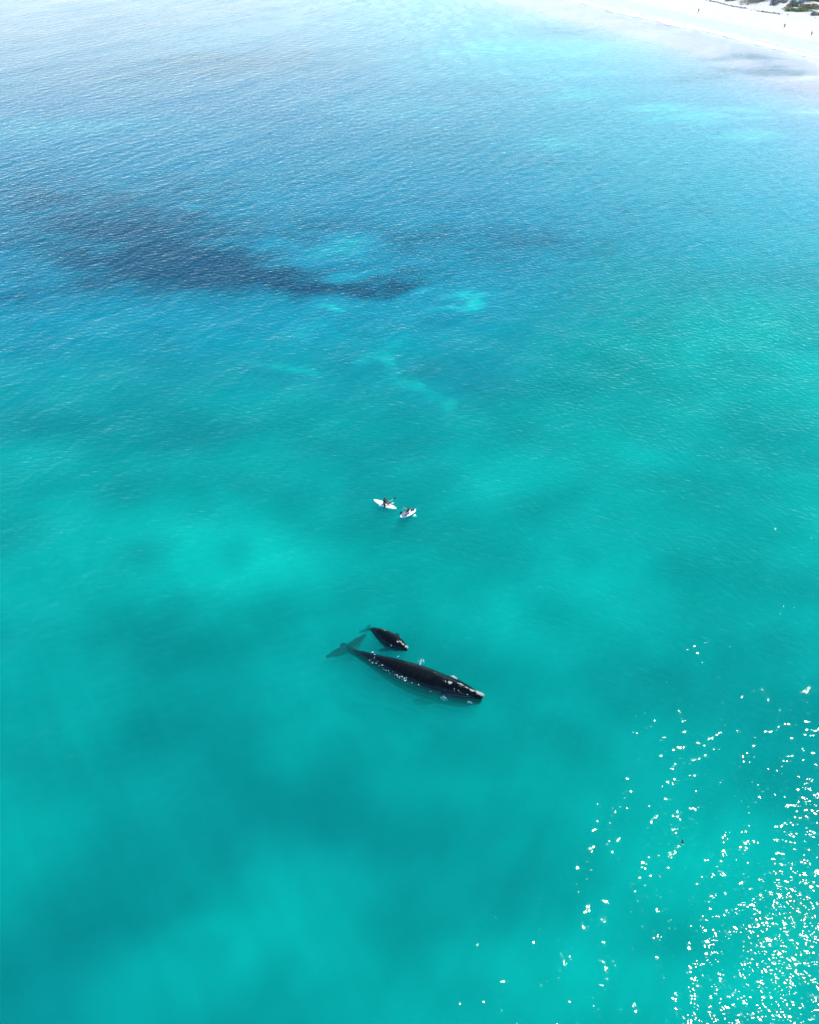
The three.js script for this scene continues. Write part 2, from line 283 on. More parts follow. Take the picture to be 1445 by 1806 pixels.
function trunk(prof, lo, hi, tip) {
  return (x, y, z) => {
    const X = clamp(x, lo, hi), [, cy, cz, ry, rz] = prof(X), dy = (y - cy) / ry, dz = (z - cz) / rz, r = Math.hypot(dy, dz), over = Math.max(0, x - hi, lo - x) / tip;
    return (Math.hypot(r, over) - 1) * Math.min(ry, rz);
  };
}
function plate(pts, thick) {                                       // a flat tapered limb: points [x, y, z, half chord], flattened across its own plane (unit normal)
  return (x, y, z) => { let d = 1e9; for (let k = 1; k < pts.length; k++) { const a = pts[k - 1], b = pts[k]; d = Math.min(d, capFlat(x, y, z, a, b, thick)); } return d; };
}
function capFlat(x, y, z, a, b, th) {
  const abx = b[0] - a[0], aby = b[1] - a[1], abz = b[2] - a[2], px = x - a[0], py = y - a[1], pz = z - a[2], l = abx * abx + abz * abz + aby * aby;
  const t = clamp((px * abx + py * aby + pz * abz) / l), r = lerp(a[3], b[3], t);
  return (Math.hypot((px - t * abx) / r, (py - t * aby) / (r * th), (pz - t * abz) / r) - 1) * r * th;
}
let skinBump, skinMap;
{
  const N = 512, d = new Float32Array(N * N * 4), c = new Uint8Array(N * N * 4);
  for (let j = 0; j < N; j++) for (let i = 0; i < N; i++) {
    const x = i / N, y = j / N, n = fbm(x * 24, y * 24, 4, 101), scar = smooth(0.5, 0.66, fbm(x * 9 + 3, y * 30, 3, 105)), p = (j * N + i) * 4;
    d[p] = d[p + 1] = d[p + 2] = 0.5 + 0.5 * n; d[p + 3] = 1;
    const b = 10 + 7 * n + 24 * scar; c[p] = b; c[p + 1] = b * 0.92; c[p + 2] = b * 1.04; c[p + 3] = 255;
  }
  skinBump = new THREE.DataTexture(d, N, N, THREE.RGBAFormat, THREE.FloatType); skinMap = new THREE.DataTexture(c, N, N); skinMap.colorSpace = THREE.SRGBColorSpace;
  for (const t of [skinBump, skinMap]) { t.wrapS = t.wrapT = THREE.MirroredRepeatWrapping; t.magFilter = THREE.LinearFilter; t.repeat.set(1 / 6, 1 / 6); t.needsUpdate = true; }
}
const whaleSkin = mat(1, 1, 1, { map: skinMap, roughness: 0.33, bumpMap: skinBump, bumpScale: 0.025, specularIntensity: 0.22 });
const crustMat = mat(0.37, 0.34, 0.28, { roughness: 0.9 }), whiteCrust = mat(0.3, 0.31, 0.29, { roughness: 0.9 }), eyeMat = mat(0.01, 0.01, 0.01, { roughness: 0.1 }), holeMat = mat(0.004, 0.004, 0.004, { roughness: 0.5 });
const foamMat = mat(0.88, 0.9, 0.9, { roughness: 0.8 });
function crust(f, list, proud, cell, turn) {                      // callosities: rough pale pads that stand proud of the skin
  return list.map(([x, y, z, a, b, c]) => {
    const n = (X, Y, Z) => 0.35 * noise(X * 6 / (a + b), Z * 5 + Y * 3, 111) + 0.2 * noise(X * 9, Z * 9, 112);
    return nets((X, Y, Z) => Math.max(f(X, Y, Z) - proud * (0.8 + 0.8 * noise(X * 5, Z * 5 + Y * 4, 113)), (Math.hypot((X - x) / a, (Y - y) / b, (Z - z) / c) - 1 + n(X, Y, Z)) * Math.min(a, b, c) , -f(X, Y, Z) - proud * 2), [x - a * 1.5, y - b * 1.5, z - c * 1.5], [x + a * 1.5, y + b * 1.5, z + c * 1.5], cell);
  });
}
const surfaceY = (f, x, z, from = 1.2) => { for (let y = from; y > -3; y -= 0.02) if (f(x, y, z) < 0) return y; return null; };
function sideZ(f, x, y) { for (let z = 3; z > -3; z -= 0.02) if (f(x, y, z) < 0) return z; return null; }

// the adult
const aProf = smoothProfile([[-8.0, -1.05, -0.78, 0.16, 0.26], [-7, -0.95, -0.36, 0.28, 0.28], [-6, -0.8, -0.12, 0.42, 0.36], [-5, -0.74, -0.06, 0.64, 0.5], [-4, -0.86, 0, 0.86, 0.66], [-3, -1.0, 0, 1.1, 0.92], [-1.5, -1.16, 0, 1.36, 1.22], [0, -1.26, 0, 1.52, 1.42], [1.5, -1.27, 0, 1.54, 1.46], [3, -1.2, 0, 1.42, 1.34], [4.2, -1.16, 0, 1.24, 1.22], [5.2, -1.05, 0, 1.02, 1.15], [6.2, -0.85, 0, 0.7, 0.72], [6.8, -0.62, 0, 0.42, 0.38]], -8, 6.8, 0.5);
const aTrunk = trunk(aProf, -8, 6.75, 0.25);
const flukeA = plate([[-7.27, -1.0, -0.5, 0.62], [-7.87, -1.02, 0.15, 0.55], [-8.52, -1.1, 0.9, 0.34], [-9.02, -1.22, 1.53, 0.07]], 0.16);
const flukeB = plate([[-7.27, -1.0, -0.5, 0.62], [-7.02, -1.02, -1.25, 0.55], [-6.77, -1.1, -2.3, 0.36], [-6.47, -1.22, -3.4, 0.07]], 0.16);
const flipA = (s) => plate([[2.7, -1.9, 0.95 * s, 0.42], [1.8, -2.4, 1.15 * s, 0.48], [0.95, -2.75, 1.25 * s, 0.4], [0.45, -2.85, 1.3 * s, 0.15]], 0.22);
const flipN = flipA(1), flipF = flipA(-1);
const aF = (x, y, z) => {
  let d = aTrunk(x, y, z);
  d = smin(d, cap(x, y, z, [2.6, -0.25, 0], [4.6, -0.05, 0], 0.55, 0.42), 0.25);   // blowhole ridge
  d = smin(d, cap(x, y, z, [4.6, -0.05, 0], [6.85, -0.02, 0], 0.42, 0.28), 0.2);   // narrow arched upper jaw
  d = smin(d, cap(x, y, z, [3.6, -0.75, 0.78], [6.3, -0.62, 0.3], 0.55, 0.3), 0.25); // bowed lower lips
  d = smin(d, cap(x, y, z, [3.6, -0.75, -0.78], [6.3, -0.62, -0.3], 0.55, 0.3), 0.25);
  if (x < -5.5) d = smin(d, Math.min(flukeA(x, y, z), flukeB(x, y, z)), 0.12);
  if (x > 0.4 && x < 3.9) d = smin(d, Math.min(flipN(x, y, z), flipF(x, y, z)), 0.18);
  return d;
};
const adult = thing('whale', 'large black whale at the surface with pale crusted snout and submerged tail', 'whale');
mesh('body', nets(aF, [-9.6, -3.4, -4.2], [7.5, 0.9, 3.6], 0.09), whaleSkin, adult);
{
  const pads = crust(aF, [[6.62, 0.16, 0, 0.55, 0.34, 0.19], [5.95, 0.3, 0.03, 0.3, 0.25, 0.11], [5.4, 0.32, -0.03, 0.18, 0.2, 0.09], [4.75, 0.36, -0.12, 0.42, 0.2, 0.08], [3.8, 0.32, 0.08, 0.2, 0.18, 0.14]], 0.07, 0.05);
  pads.forEach((g) => mesh('callosity', g, crustMat, adult));
  const lipZ = sideZ(aF, 4.0, -0.75), lipZ2 = sideZ(aF, 5.9, -0.55);
  const lips = crust(aF, [[3.75, -0.72, lipZ, 0.33, 0.27, 0.22], [3.75, -0.36, -lipZ + 0.16, 0.36, 0.3, 0.3], [6.1, -0.6, lipZ2, 0.25, 0.15, 0.15]], 0.07, 0.05);
  lips.forEach((g) => { const m = mesh('lip_callosity', g, whiteCrust, adult); m.userData.label = 'white lip callosity under the water'; });
  for (const s of [-1, 1]) { const z = sideZ(aF, 3.1, -1.2) - 0.02; mesh('eye', blob(3.1, -1.2, s * z, 0.07, 0.06, 0.05, 0, 1, 0), eyeMat, adult); const y = surfaceY(aF, 3.15, s * 0.14); const h = blob(3.15, y, s * 0.14, 0.2, 0.03, 0.04, -s * 0.35, 1, 0); mesh('blowhole', h, holeMat, adult); }
  const line = []; for (let x = 3.7; x <= 6.6; x += 0.2) { const z = sideZ(aF, x, -0.28 + 0.04 * (x - 3.7)); if (z) line.push([x, -0.28 + 0.04 * (x - 3.7), z]); }
  mesh('mouth_line', tube(line, 0.035, 6, 40), holeMat, adult);
}
adult.position.set(0.34, 0, -47.11); adult.rotation.y = -R(24.6);

// the calf
const cProf = smoothProfile([[-2.9, -1.4, -0.35, 0.08, 0.1], [-2.3, -0.8, -0.15, 0.17, 0.16], [-1.7, -0.42, 0, 0.32, 0.26], [-1, -0.42, 0, 0.58, 0.55], [0, -0.48, 0, 0.76, 0.8], [0.8, -0.46, 0, 0.78, 0.84], [1.5, -0.4, 0, 0.66, 0.7], [2.1, -0.28, 0, 0.42, 0.42], [2.55, -0.18, 0, 0.24, 0.22]], -2.9, 2.55, 0.22);
const cTrunk = trunk(cProf, -2.9, 2.5, 0.14);
const cFlukeA = plate([[-2.85, -1.45, -0.33, 0.24], [-3.2, -1.6, 0.12, 0.18], [-3.45, -1.65, 0.42, 0.04]], 0.2), cFlukeB = plate([[-2.85, -1.45, -0.33, 0.24], [-3.1, -1.6, -0.88, 0.18], [-3.2, -1.65, -1.23, 0.04]], 0.2);
const cFlip = (s) => plate([[1.0, -0.75, 0.5 * s, 0.2], [0.62, -0.8, 0.95 * s, 0.26], [0.3, -0.85, 1.3 * s, 0.2], [0.15, -0.88, 1.42 * s, 0.08]], 0.24), cFlipN = cFlip(1), cFlipF = cFlip(-1);
const cF = (x, y, z) => {
  let d = cTrunk(x, y, z);
  d = smin(d, cap(x, y, z, [1.2, 0.0, 0], [2.5, -0.02, 0], 0.26, 0.15), 0.12);
  d = smin(d, Math.min(cap(x, y, z, [1.4, -0.3, 0.3], [2.35, -0.25, 0.1], 0.25, 0.14), cap(x, y, z, [1.4, -0.3, -0.3], [2.35, -0.25, -0.1], 0.25, 0.14)), 0.12);
  d = smin(d, Math.min(cFlukeA(x, y, z), cFlukeB(x, y, z)), 0.06);
  return smin(d, Math.min(cFlipN(x, y, z), cFlipF(x, y, z)), 0.1);
};
const calf = thing('whale', 'small black whale calf swimming beside the tail of the large whale', 'whale');
mesh('body', nets(cF, [-3.7, -2.4, -1.7], [2.9, 0.5, 1.7], 0.045), whaleSkin, calf);
crust(cF, [[2.5, 0.06, 0, 0.2, 0.2, 0.13], [2.1, 0.18, 0.02, 0.2, 0.15, 0.08], [1.72, 0.24, -0.05, 0.18, 0.12, 0.07], [1.5, 0.24, 0.12, 0.12, 0.1, 0.1]], 0.035, 0.03).forEach((g) => mesh('callosity', g, crustMat, calf));
crust(cF, [[1.15, -0.1, sideZ(cF, 1.15, -0.1), 0.1, 0.1, 0.1]], 0.035, 0.03).forEach((g) => mesh('lip_callosity', g, whiteCrust, calf));
for (const s of [-1, 1]) { mesh('eye', blob(1.25, -0.5, s * (sideZ(cF, 1.25, -0.5) - 0.01), 0.04, 0.04, 0.03, 0, 1, 0), eyeMat, calf); mesh('blowhole', blob(1.3, surfaceY(cF, 1.3, s * 0.07), s * 0.07, 0.09, 0.015, 0.02, -s * 0.35, 1, 0), holeMat, calf); }
calf.position.set(-2.27, 0, -51.45); calf.rotation.y = -R(38);

// white water washing over the backs: small broken flecks where skin and surface meet
{
  const flecks = [], put = (whale, f, x, z, n, spread, s) => {
    for (let k = 0; k < n; k++) {
      const X = x + rr(-spread, spread), Z = z + rr(-spread, spread) * 0.6, y = Math.max(surfaceY(f, X, Z) ?? -1, 0.03);
      const c = Math.pow(rnd(), 2), g = blob(X, y + 0.01, Z, s * (0.2 + 0.5 * c), 0.015, s * (0.15 + 0.3 * c), rr(0, 3), 1, 0.35);
      whale.updateMatrixWorld(); g.applyMatrix4(whale.matrixWorld); flecks.push(g);
    }
  };
  for (let x = -4.4; x < -0.6; x += 0.32) put(adult, aF, x, 0.55 + 0.22 * (x + 4.4) + rr(-0.12, 0.12), 2, 0.22, 0.055);
  put(adult, aF, -0.35, 1.25, 12, 0.35, 0.1); put(adult, aF, -0.9, 1.25, 6, 0.3, 0.07); put(adult, aF, -4.35, -0.28, 4, 0.2, 0.1);
  for (const [x, z] of [[-3.9, 0.2], [-3.5, 0.45], [-2.9, 0.7], [1.2, 1.35], [2.4, 1.5], [0.5, 1.4], [-2, -0.9], [0.1, -1.2], [0.5, -1.25], [3.4, 0.1], [2.1, -0.5]]) put(adult, aF, x, z, 2, 0.12, 0.075);
  for (let x = 4.3; x < 6; x += 0.22) put(adult, aF, x, 0.48, 1, 0.12, 0.06);
  put(calf, cF, -0.6, -0.35, 7, 0.22, 0.06); put(calf, cF, 1.6, 0.05, 5, 0.2, 0.05);
  tag(mesh('wash_foam', mergeGeometries(flecks), foamMat), 'white flecks of water washing over the backs of the two whales', 'foam', null, 'stuff');
}
{
  const g = [], j = [[0, 0.1, 0], [0.05, 0.35, -0.02], [0.0, 0.6, 0.02], [0.12, 0.85, -0.05]];
  j.forEach(([x, y, z], k) => g.push(blob(x, y, z, 0.13 - 0.02 * k, 0.22, 0.1, 0, 1, 0.4)));
  for (let k = 0; k < 26; k++) { const t = rnd(), a = rr(-0.5, 0.9); g.push(blob(a * t + 0.1, 0.5 + 0.9 * t, rr(-0.25, 0.25) * t, rr(0.02, 0.07), rr(0.02, 0.08), rr(0.02, 0.06), rr(0, 3), 0, 0.3)); }
  const m = tag(mesh('splash', mergeGeometries(g), foamMat), 'small white jet of spray rising behind the back of the large whale', 'splash', null, 'stuff');
  m.position.set(1.0, 0.0, -47.75); m.scale.set(0.6, 0.62, 0.6);
}

// ---------------------------------------------------------------- people
function hand(w, dir, palmN, curl = 0.5) {                        // palm, four fingers and a thumb from wrist w along dir
  const d = new THREE.Vector3(...dir).normalize(), n = new THREE.Vector3(...palmN), s = new THREE.Vector3().crossVectors(d, n).normalize(); n.crossVectors(s, d).normalize();
  const out = [], P = (a, b, c) => [w[0] + d.x * a + s.x * b + n.x * c, w[1] + d.y * a + s.y * b + n.y * c, w[2] + d.z * a + s.z * b + n.z * c];
  const palm = new THREE.SphereGeometry(1, 8, 6); palm.scale(0.05, 0.042, 0.018); palm.applyMatrix4(new THREE.Matrix4().makeBasis(d, s, n).setPosition(...P(0.045, 0, 0))); out.push(palm);
  const finger = (b0, l, r, a0) => { const c = curl; out.push(tube([P(a0, b0, 0), P(a0 + l * 0.5, b0, l * 0.25 * c), P(a0 + l * (0.5 + 0.3 * (1 - c)), b0, l * 0.75 * c), P(a0 + l * (0.45 + 0.5 * (1 - c)), b0, l * c)], r, 5, 6)); };
  finger(-0.03, 0.07, 0.008, 0.08); finger(-0.01, 0.08, 0.009, 0.085); finger(0.011, 0.075, 0.0085, 0.085); finger(0.03, 0.06, 0.0075, 0.078);
  out.push(tube([P(0.02, -0.03, 0), P(0.045, -0.055, 0.012), P(0.07, -0.06, 0.03)], 0.01, 5, 5));
  return out.map((g) => g.index ? g : mergeVertices(g));
}
// joints in metres about the seat or feet; clothes and hair are shells over the same bones
function person(label, j, look, cell = 0.02) {
  const g = thing('person', label, 'person', look.group);
  const L = (a, b, t) => a.map((v, i) => lerp(v, b[i], t));
  const torso = (x, y, z, o) => {
    let d = cap(x, y, z, j.hipL, j.hipR, 0.1 + o, 0.1 + o);
    d = smin(d, cap(x, y, z, j.hips, j.waist, 0.12 + o, 0.11 + o), 0.06);
    d = smin(d, cap(x, y, z, j.waist, j.chest, 0.11 + o, 0.13 + o), 0.06);
    return smin(d, Math.min(cap(x, y, z, j.chest, j.shL, 0.11 + o, 0.06 + o), cap(x, y, z, j.chest, j.shR, 0.11 + o, 0.06 + o)), 0.05);
  };
  const arm = (x, y, z, s, o) => Math.min(cap(x, y, z, j['sh' + s], j['el' + s], 0.05 + o, 0.04 + o), cap(x, y, z, j['el' + s], j['wr' + s], 0.04 + o, 0.028 + o));
  const leg = (x, y, z, s, o) => smin(Math.min(cap(x, y, z, j['hip' + s], j['kn' + s], 0.085 + o, 0.056 + o), cap(x, y, z, j['kn' + s], j['an' + s], 0.056 + o, 0.037 + o)), cap(x, y, z, j['an' + s], j['to' + s], 0.038, 0.028), 0.03);
  const fwd = look.face, up = new THREE.Vector3().subVectors(new THREE.Vector3(...j.head), new THREE.Vector3(...j.neck)).normalize(), f3 = new THREE.Vector3(...fwd).normalize(), side = new THREE.Vector3().crossVectors(up, f3).normalize();
  const H = (a, b, c) => [j.head[0] + f3.x * a + up.x * b + side.x * c, j.head[1] + f3.y * a + up.y * b + side.y * c, j.head[2] + f3.z * a + up.z * b + side.z * c];
  const skull = [H(-0.01, 0.03, 0), H(0.012, -0.05, 0)], nose = [H(0.09, 0.0, 0), H(0.108, -0.025, 0)], ears = [H(0, -0.01, 0.082), H(0, -0.01, -0.082)];
  const head = (x, y, z, o) => { let d = cap(x, y, z, skull[0], skull[1], 0.098 + o, 0.076 + o); if (!o) { d = smin(d, cap(x, y, z, nose[0], nose[1], 0.012, 0.016), 0.015); for (const e of ears) d = smin(d, cap(x, y, z, e, e, 0.022, 0.022), 0.01); } return d; };
  const body = (x, y, z) => {
    let d = torso(x, y, z, 0);
    for (const s of 'LR') { d = smin(d, arm(x, y, z, s, 0), 0.035); d = smin(d, leg(x, y, z, s, 0), 0.04); }
    return smin(d, smin(head(x, y, z, 0), cap(x, y, z, j.chest, j.head, 0.06, 0.05), 0.03), 0.03);
  };
  const all = Object.values(j), lo = [0, 1, 2].map((k) => Math.min(...all.map((p) => p[k])) - 0.2), hi = [0, 1, 2].map((k) => Math.max(...all.map((p) => p[k])) + 0.2);
  const hands = ['L', 'R'].flatMap((s) => hand(j['wr' + s], j['wr' + s].map((v, i) => v - j['el' + s][i]), look.palm ?? [0, -1, 0.2], look.curl ?? 0.7));
  const strip = (q) => { q.deleteAttribute('uv'); return q; };
  mesh('body', mergeGeometries([nets(body, lo, hi, cell), ...hands].map(strip)), look.skin, g);
  const shell = (name, f, m) => mesh(name, nets(f, lo, hi, cell), m, g);
  const cutTop = (x, y, z) => (x - j.hips[0]) * 0 + Math.min(y - (j.hips[1] - 0.02), j.neck[1] + 0.02 - y);
  if (look.top) shell('top', (x, y, z) => { let d = torso(x, y, z, 0.014); if (look.sleeves) for (const s of 'LR') d = smin(d, cap(x, y, z, j['sh' + s], L(j['sh' + s], j['el' + s], look.sleeves), 0.066, 0.058), 0.03); return Math.max(d, -cutTop(x, y, z)); }, look.top);
  if (look.bottoms) shell(look.long ? 'leggings' : 'shorts', (x, y, z) => { let d = torso(x, y, z, 0.02); d = Math.max(d, y - (j.hips[1] + 0.07)); for (const s of 'LR') { d = smin(d, cap(x, y, z, j['hip' + s], L(j['hip' + s], j['kn' + s], look.shorts ?? 0.6), 0.105, 0.085), 0.03); if (look.long) d = smin(d, cap(x, y, z, j['kn' + s], L(j['kn' + s], j['an' + s], 0.85), 0.075, 0.055), 0.03); } return d; }, look.bottoms);
  shell('hair', (x, y, z) => {
    const q = new THREE.Vector3(x - j.head[0], y - j.head[1], z - j.head[2]), a = q.dot(f3), b = q.dot(up);
    let d = Math.max(head(x, y, z, 0.016), a - 0.035 - 0.35 * Math.max(0, b), -0.07 - b);
    if (look.longHair) d = smin(d, cap(x, y, z, H(-0.07, 0, 0), H(-0.12, -0.28, 0), 0.07, 0.04), 0.04);
    return d;
  }, look.hair);
  for (const c of [-1, 1]) { const e = H(0.082, 0.008, c * 0.033); mesh('eye', blob(e[0], e[1], e[2], 0.011, 0.009, 0.011, 0, 1, 0), eyeMat, g); }
  const mo = [-0.025, 0, 0.025].map((c) => H(0.084 - Math.abs(c) * 0.2, -0.058, c)); mesh('mouth', tube(mo, 0.006, 5, 6), look.lip, g);
  return g;
}
const lip = mat(0.35, 0.1, 0.09), skinTan = mat(0.42, 0.21, 0.14, { roughness: 0.55 }), skinPale = mat(0.6, 0.36, 0.27, { roughness: 0.55 }), darkHair = mat(0.012, 0.012, 0.014, { roughness: 0.6 }), blackCloth = mat(0.014, 0.014, 0.02, { roughness: 0.85 }), maroonCloth = mat(0.12, 0.015, 0.02, { roughness: 0.85 }), greyCloth = mat(0.16, 0.16, 0.18, { roughness: 0.9 });

// ---------------------------------------------------------------- paddleboards
function boardGeo(len, wide, thick, noseP, tailP, grow = 0, x0 = 0, x1 = 1, top = false) {
  const nx = 48, pos = [], idx = [], sect = 20;
  const half = (t) => wide / 2 * Math.pow(Math.sin(Math.PI * Math.pow(clamp(t, 0.002, 0.998), noseP)), tailP), rock = (t) => 0.22 * Math.pow(Math.abs(t - 0.45), 3.2) * 4;
  for (let i = 0; i <= nx; i++) {
    const t = lerp(x0, x1, i / nx), w = Math.max(0.004, half(t) - (top ? 0.06 : 0)) + grow, y = rock(t) * 0.6;
    for (let k = 0; k < sect; k++) {
      const a = 2 * Math.PI * k / sect, c = Math.cos(a), s = Math.sin(a);
      pos.push((t - 0.5) * len, y + (top ? thick * 0.5 + 0.006 + 0.007 * Math.sign(s) * Math.pow(Math.abs(s), 0.3) : thick * 0.5 * Math.sign(s) * Math.pow(Math.abs(s), 0.6)), w * Math.sign(c) * Math.pow(Math.abs(c), 0.55));
    }
  }
  for (let i = 0; i < nx; i++) for (let k = 0; k < sect; k++) { const a = i * sect + k, b = i * sect + (k + 1) % sect; idx.push(a, a + sect, b, b, a + sect, b + sect); }
  for (const i of [0, nx]) { const c = pos.length / 3; let m = [0, 0, 0]; for (let k = 0; k < sect; k++) for (let q = 0; q < 3; q++) m[q] += pos[(i * sect + k) * 3 + q] / sect; pos.push(...m); for (let k = 0; k < sect; k++) { const a = i * sect + k, b = i * sect + (k + 1) % sect; i ? idx.push(c, b, a) : idx.push(c, a, b); } }
  const g = new THREE.BufferGeometry(); g.setAttribute('position', new THREE.Float32BufferAttribute(pos, 3)); g.setIndex(idx); g.computeVertexNormals(); return g;
}
function finGeo(x) { const s = new THREE.Shape(); s.moveTo(0, 0); s.quadraticCurveTo(-0.12, -0.12, -0.2, -0.22); s.quadraticCurveTo(-0.06, -0.16, 0.16, 0); const g = new THREE.ExtrudeGeometry(s, { depth: 0.012, bevelEnabled: true, bevelSize: 0.004, bevelThickness: 0.004, bevelSegments: 1 }); g.translate(x, -0.04, -0.006); return g; }
const boardWhite = mat(0.86, 0.86, 0.88, { roughness: 0.25, clearcoat: 0.5, clearcoatRoughness: 0.15 }), boardCream = mat(0.86, 0.8, 0.72, { roughness: 0.25, clearcoat: 0.5, clearcoatRoughness: 0.15 }), padCream = mat(0.82, 0.74, 0.63, { roughness: 0.9 }), shaftMat = mat(0.65, 0.66, 0.68, { roughness: 0.35 }), bladeMat = mat(0.03, 0.06, 0.09, { roughness: 0.4 }), finMat = mat(0.05, 0.05, 0.06), redCord = mat(0.3, 0.03, 0.02, { roughness: 0.8 }), purpleCloth = mat(0.10, 0.07, 0.32, { roughness: 0.9 }), bagMat = mat(0.012, 0.014, 0.03, { roughness: 0.7 }), pinkPad = mat(0.78, 0.6, 0.72, { roughness: 0.9 });
function paddle(label, a, b, grip) {                               // world points: top grip a, blade end b
  const g = thing('paddle', label, 'paddle'), A = new THREE.Vector3(...a), B = new THREE.Vector3(...b), d = new THREE.Vector3().subVectors(B, A), L = d.length();
  g.position.copy(A); g.quaternion.setFromUnitVectors(new THREE.Vector3(1, 0, 0), d.normalize());
  mesh('shaft', tube([[0, 0, 0], [L * 0.4, 0, 0], [L - 0.4, 0, 0]], 0.017, 8, 8), shaftMat, g);
  const s = new THREE.Shape(); s.moveTo(0, -0.03); s.bezierCurveTo(0.1, -0.12, 0.3, -0.13, 0.43, -0.09); s.bezierCurveTo(0.47, -0.04, 0.47, 0.04, 0.43, 0.09); s.bezierCurveTo(0.3, 0.13, 0.1, 0.12, 0, 0.03);
  const bl = new THREE.ExtrudeGeometry(s, { depth: 0.012, bevelEnabled: true, bevelSize: 0.006, bevelThickness: 0.005, bevelSegments: 2 }); bl.translate(L - 0.46, 0, -0.006);
  mesh('blade', bl, bladeMat, g); mesh('grip', tube([[0, -0.06, 0], [0, 0, 0], [0, 0.06, 0]], 0.019, 8, 6), finMat, g);
  return g;
}
const inWorld = (o, p) => { o.updateMatrixWorld(); return new THREE.Vector3(...p).applyMatrix4(o.matrixWorld).toArray(); };

const board1 = thing('paddleboard', 'long cream paddleboard with rounded ends, the left one of the two boards', 'paddleboard');
mesh('hull', boardGeo(3.25, 0.86, 0.13, 0.95, 0.62), boardCream, board1); mesh('deck_pad', boardGeo(3.25, 0.86, 0.13, 0.95, 0.62, -0.03, 0.18, 0.7, true), padCream, board1); mesh('fin', finGeo(-1.2), finMat, board1);
for (const [a, b] of [[[0.32, 0.09, -0.26], [0.72, 0.1, 0.16]], [[0.32, 0.09, 0.16], [0.72, 0.1, -0.26]], [[0.32, 0.09, -0.26], [0.34, 0.09, 0.16]]]) mesh('bungee_cord', tube([a, a.map((v, i) => (v + b[i]) / 2 + (i === 1 ? 0.015 : 0)), b], 0.022, 6, 8), redCord, board1);
board1.position.set(-2.88, 0.06, -71.55); board1.rotation.y = -R(31.6);
const p1 = person('person in a black top sitting astride the cream paddleboard', {
  hips: [0, 0.1, 0], hipL: [0.02, 0.1, -0.1], hipR: [0.02, 0.1, 0.1], waist: [-0.02, 0.3, 0], chest: [0.0, 0.47, 0], neck: [0.03, 0.63, 0], head: [0.07, 0.76, 0], shL: [0, 0.56, -0.19], shR: [0, 0.56, 0.19],
  elL: [0.16, 0.36, -0.3], wrL: [0.38, 0.4, -0.3], elR: [0.12, 0.32, 0.26], wrR: [0.32, 0.22, 0.08], knL: [0.4, 0.14, -0.34], anL: [0.3, -0.2, -0.45], toL: [0.42, -0.28, -0.47], knR: [0.3, 0.1, 0.38], anR: [0.18, -0.22, 0.46], toR: [0.3, -0.3, 0.48],
}, { face: [1, -0.12, 0.1], skin: skinTan, top: blackCloth, sleeves: 1, bottoms: blackCloth, shorts: 1, long: true, hair: darkHair, lip }, 0.018);
p1.scale.setScalar(1.1); p1.position.set(-2.95, 0.12, -71.6); p1.rotation.y = -R(31.6);
paddle('paddle with a dark blade held over the far side of the cream board', inWorld(p1, [0.34, 0.3, 0.16]), inWorld(p1, [0.75, 0.42, -1.15]));

const board2 = thing('paddleboard', 'short white paddleboard carrying a purple towel, right of the cream board', 'paddleboard');
mesh('hull', boardGeo(2.3, 0.8, 0.12, 0.9, 0.55), boardWhite, board2); mesh('deck_pad', boardGeo(2.3, 0.8, 0.12, 0.9, 0.55, -0.06, 0.2, 0.94, true), pinkPad, board2).userData.label = 'pale pink deck pad'; mesh('fin', finGeo(-0.85), finMat, board2);
board2.position.set(-0.18, 0.06, -69.9); board2.rotation.y = R(180 + 37.5);
const p2 = person('person with dark hair sitting on the white paddleboard with one arm raised', {
  hips: [0, 0.1, 0], hipL: [0.02, 0.1, -0.09], hipR: [0.02, 0.1, 0.09], waist: [-0.03, 0.28, 0], chest: [-0.04, 0.44, 0], neck: [-0.02, 0.58, 0], head: [0.02, 0.7, 0], shL: [-0.04, 0.52, -0.17], shR: [-0.04, 0.52, 0.17],
  elL: [0.14, 0.34, -0.26], wrL: [0.34, 0.3, -0.2], elR: [0.16, 0.52, 0.34], wrR: [0.26, 0.76, 0.36], knL: [0.42, 0.26, -0.14], anL: [0.72, 0.08, -0.13], toL: [0.86, 0.12, -0.14], knR: [0.42, 0.2, 0.16], anR: [0.74, 0.06, 0.15], toR: [0.87, 0.11, 0.16],
}, { face: [1, -0.2, 0.1], skin: skinPale, top: maroonCloth, bottoms: maroonCloth, shorts: 0.35, hair: darkHair, longHair: true, lip }, 0.018);
p2.position.set(-0.18, 0.125, -69.92); p2.rotation.y = R(180 + 37.5);
paddle('paddle raised beside the person on the white board', inWorld(p2, [0.3, 0.86, 0.36]), inWorld(p2, [0.62, -0.22, 0.62 ]));
{
  const t = new THREE.BoxGeometry(0.55, 0.03, 0.34, 14, 1, 10), p = t.attributes.position; for (let i = 0; i < p.count; i++) p.setY(i, p.getY(i) + 0.025 * noise(p.getX(i) * 9, p.getZ(i) * 9, 121) + 0.025); t.computeVertexNormals();
  const m = tag(mesh('towel', t, purpleCloth), 'purple towel lying on the front of the white paddleboard', 'towel'), w = inWorld(board2, [0.62, 0.095, -0.1]); m.position.set(...w); m.rotation.y = R(200);
  const b = thing('dry_bag', 'dark bag lying on the tail of the white paddleboard', 'bag'); mesh('pouch', tube([[-0.2, 0, 0], [-0.1, 0.01, 0.01], [0.08, 0, -0.01], [0.18, 0, 0]], 0.085, 10, 16), bagMat, b);
  mesh('rolled_top', tube([[0.2, 0, -0.08], [0.21, 0.01, 0], [0.2, 0, 0.08]], 0.03, 8, 8), bagMat, b); b.position.set(...inWorld(board2, [-0.72, 0.16, 0.05])); b.rotation.y = R(25);
}
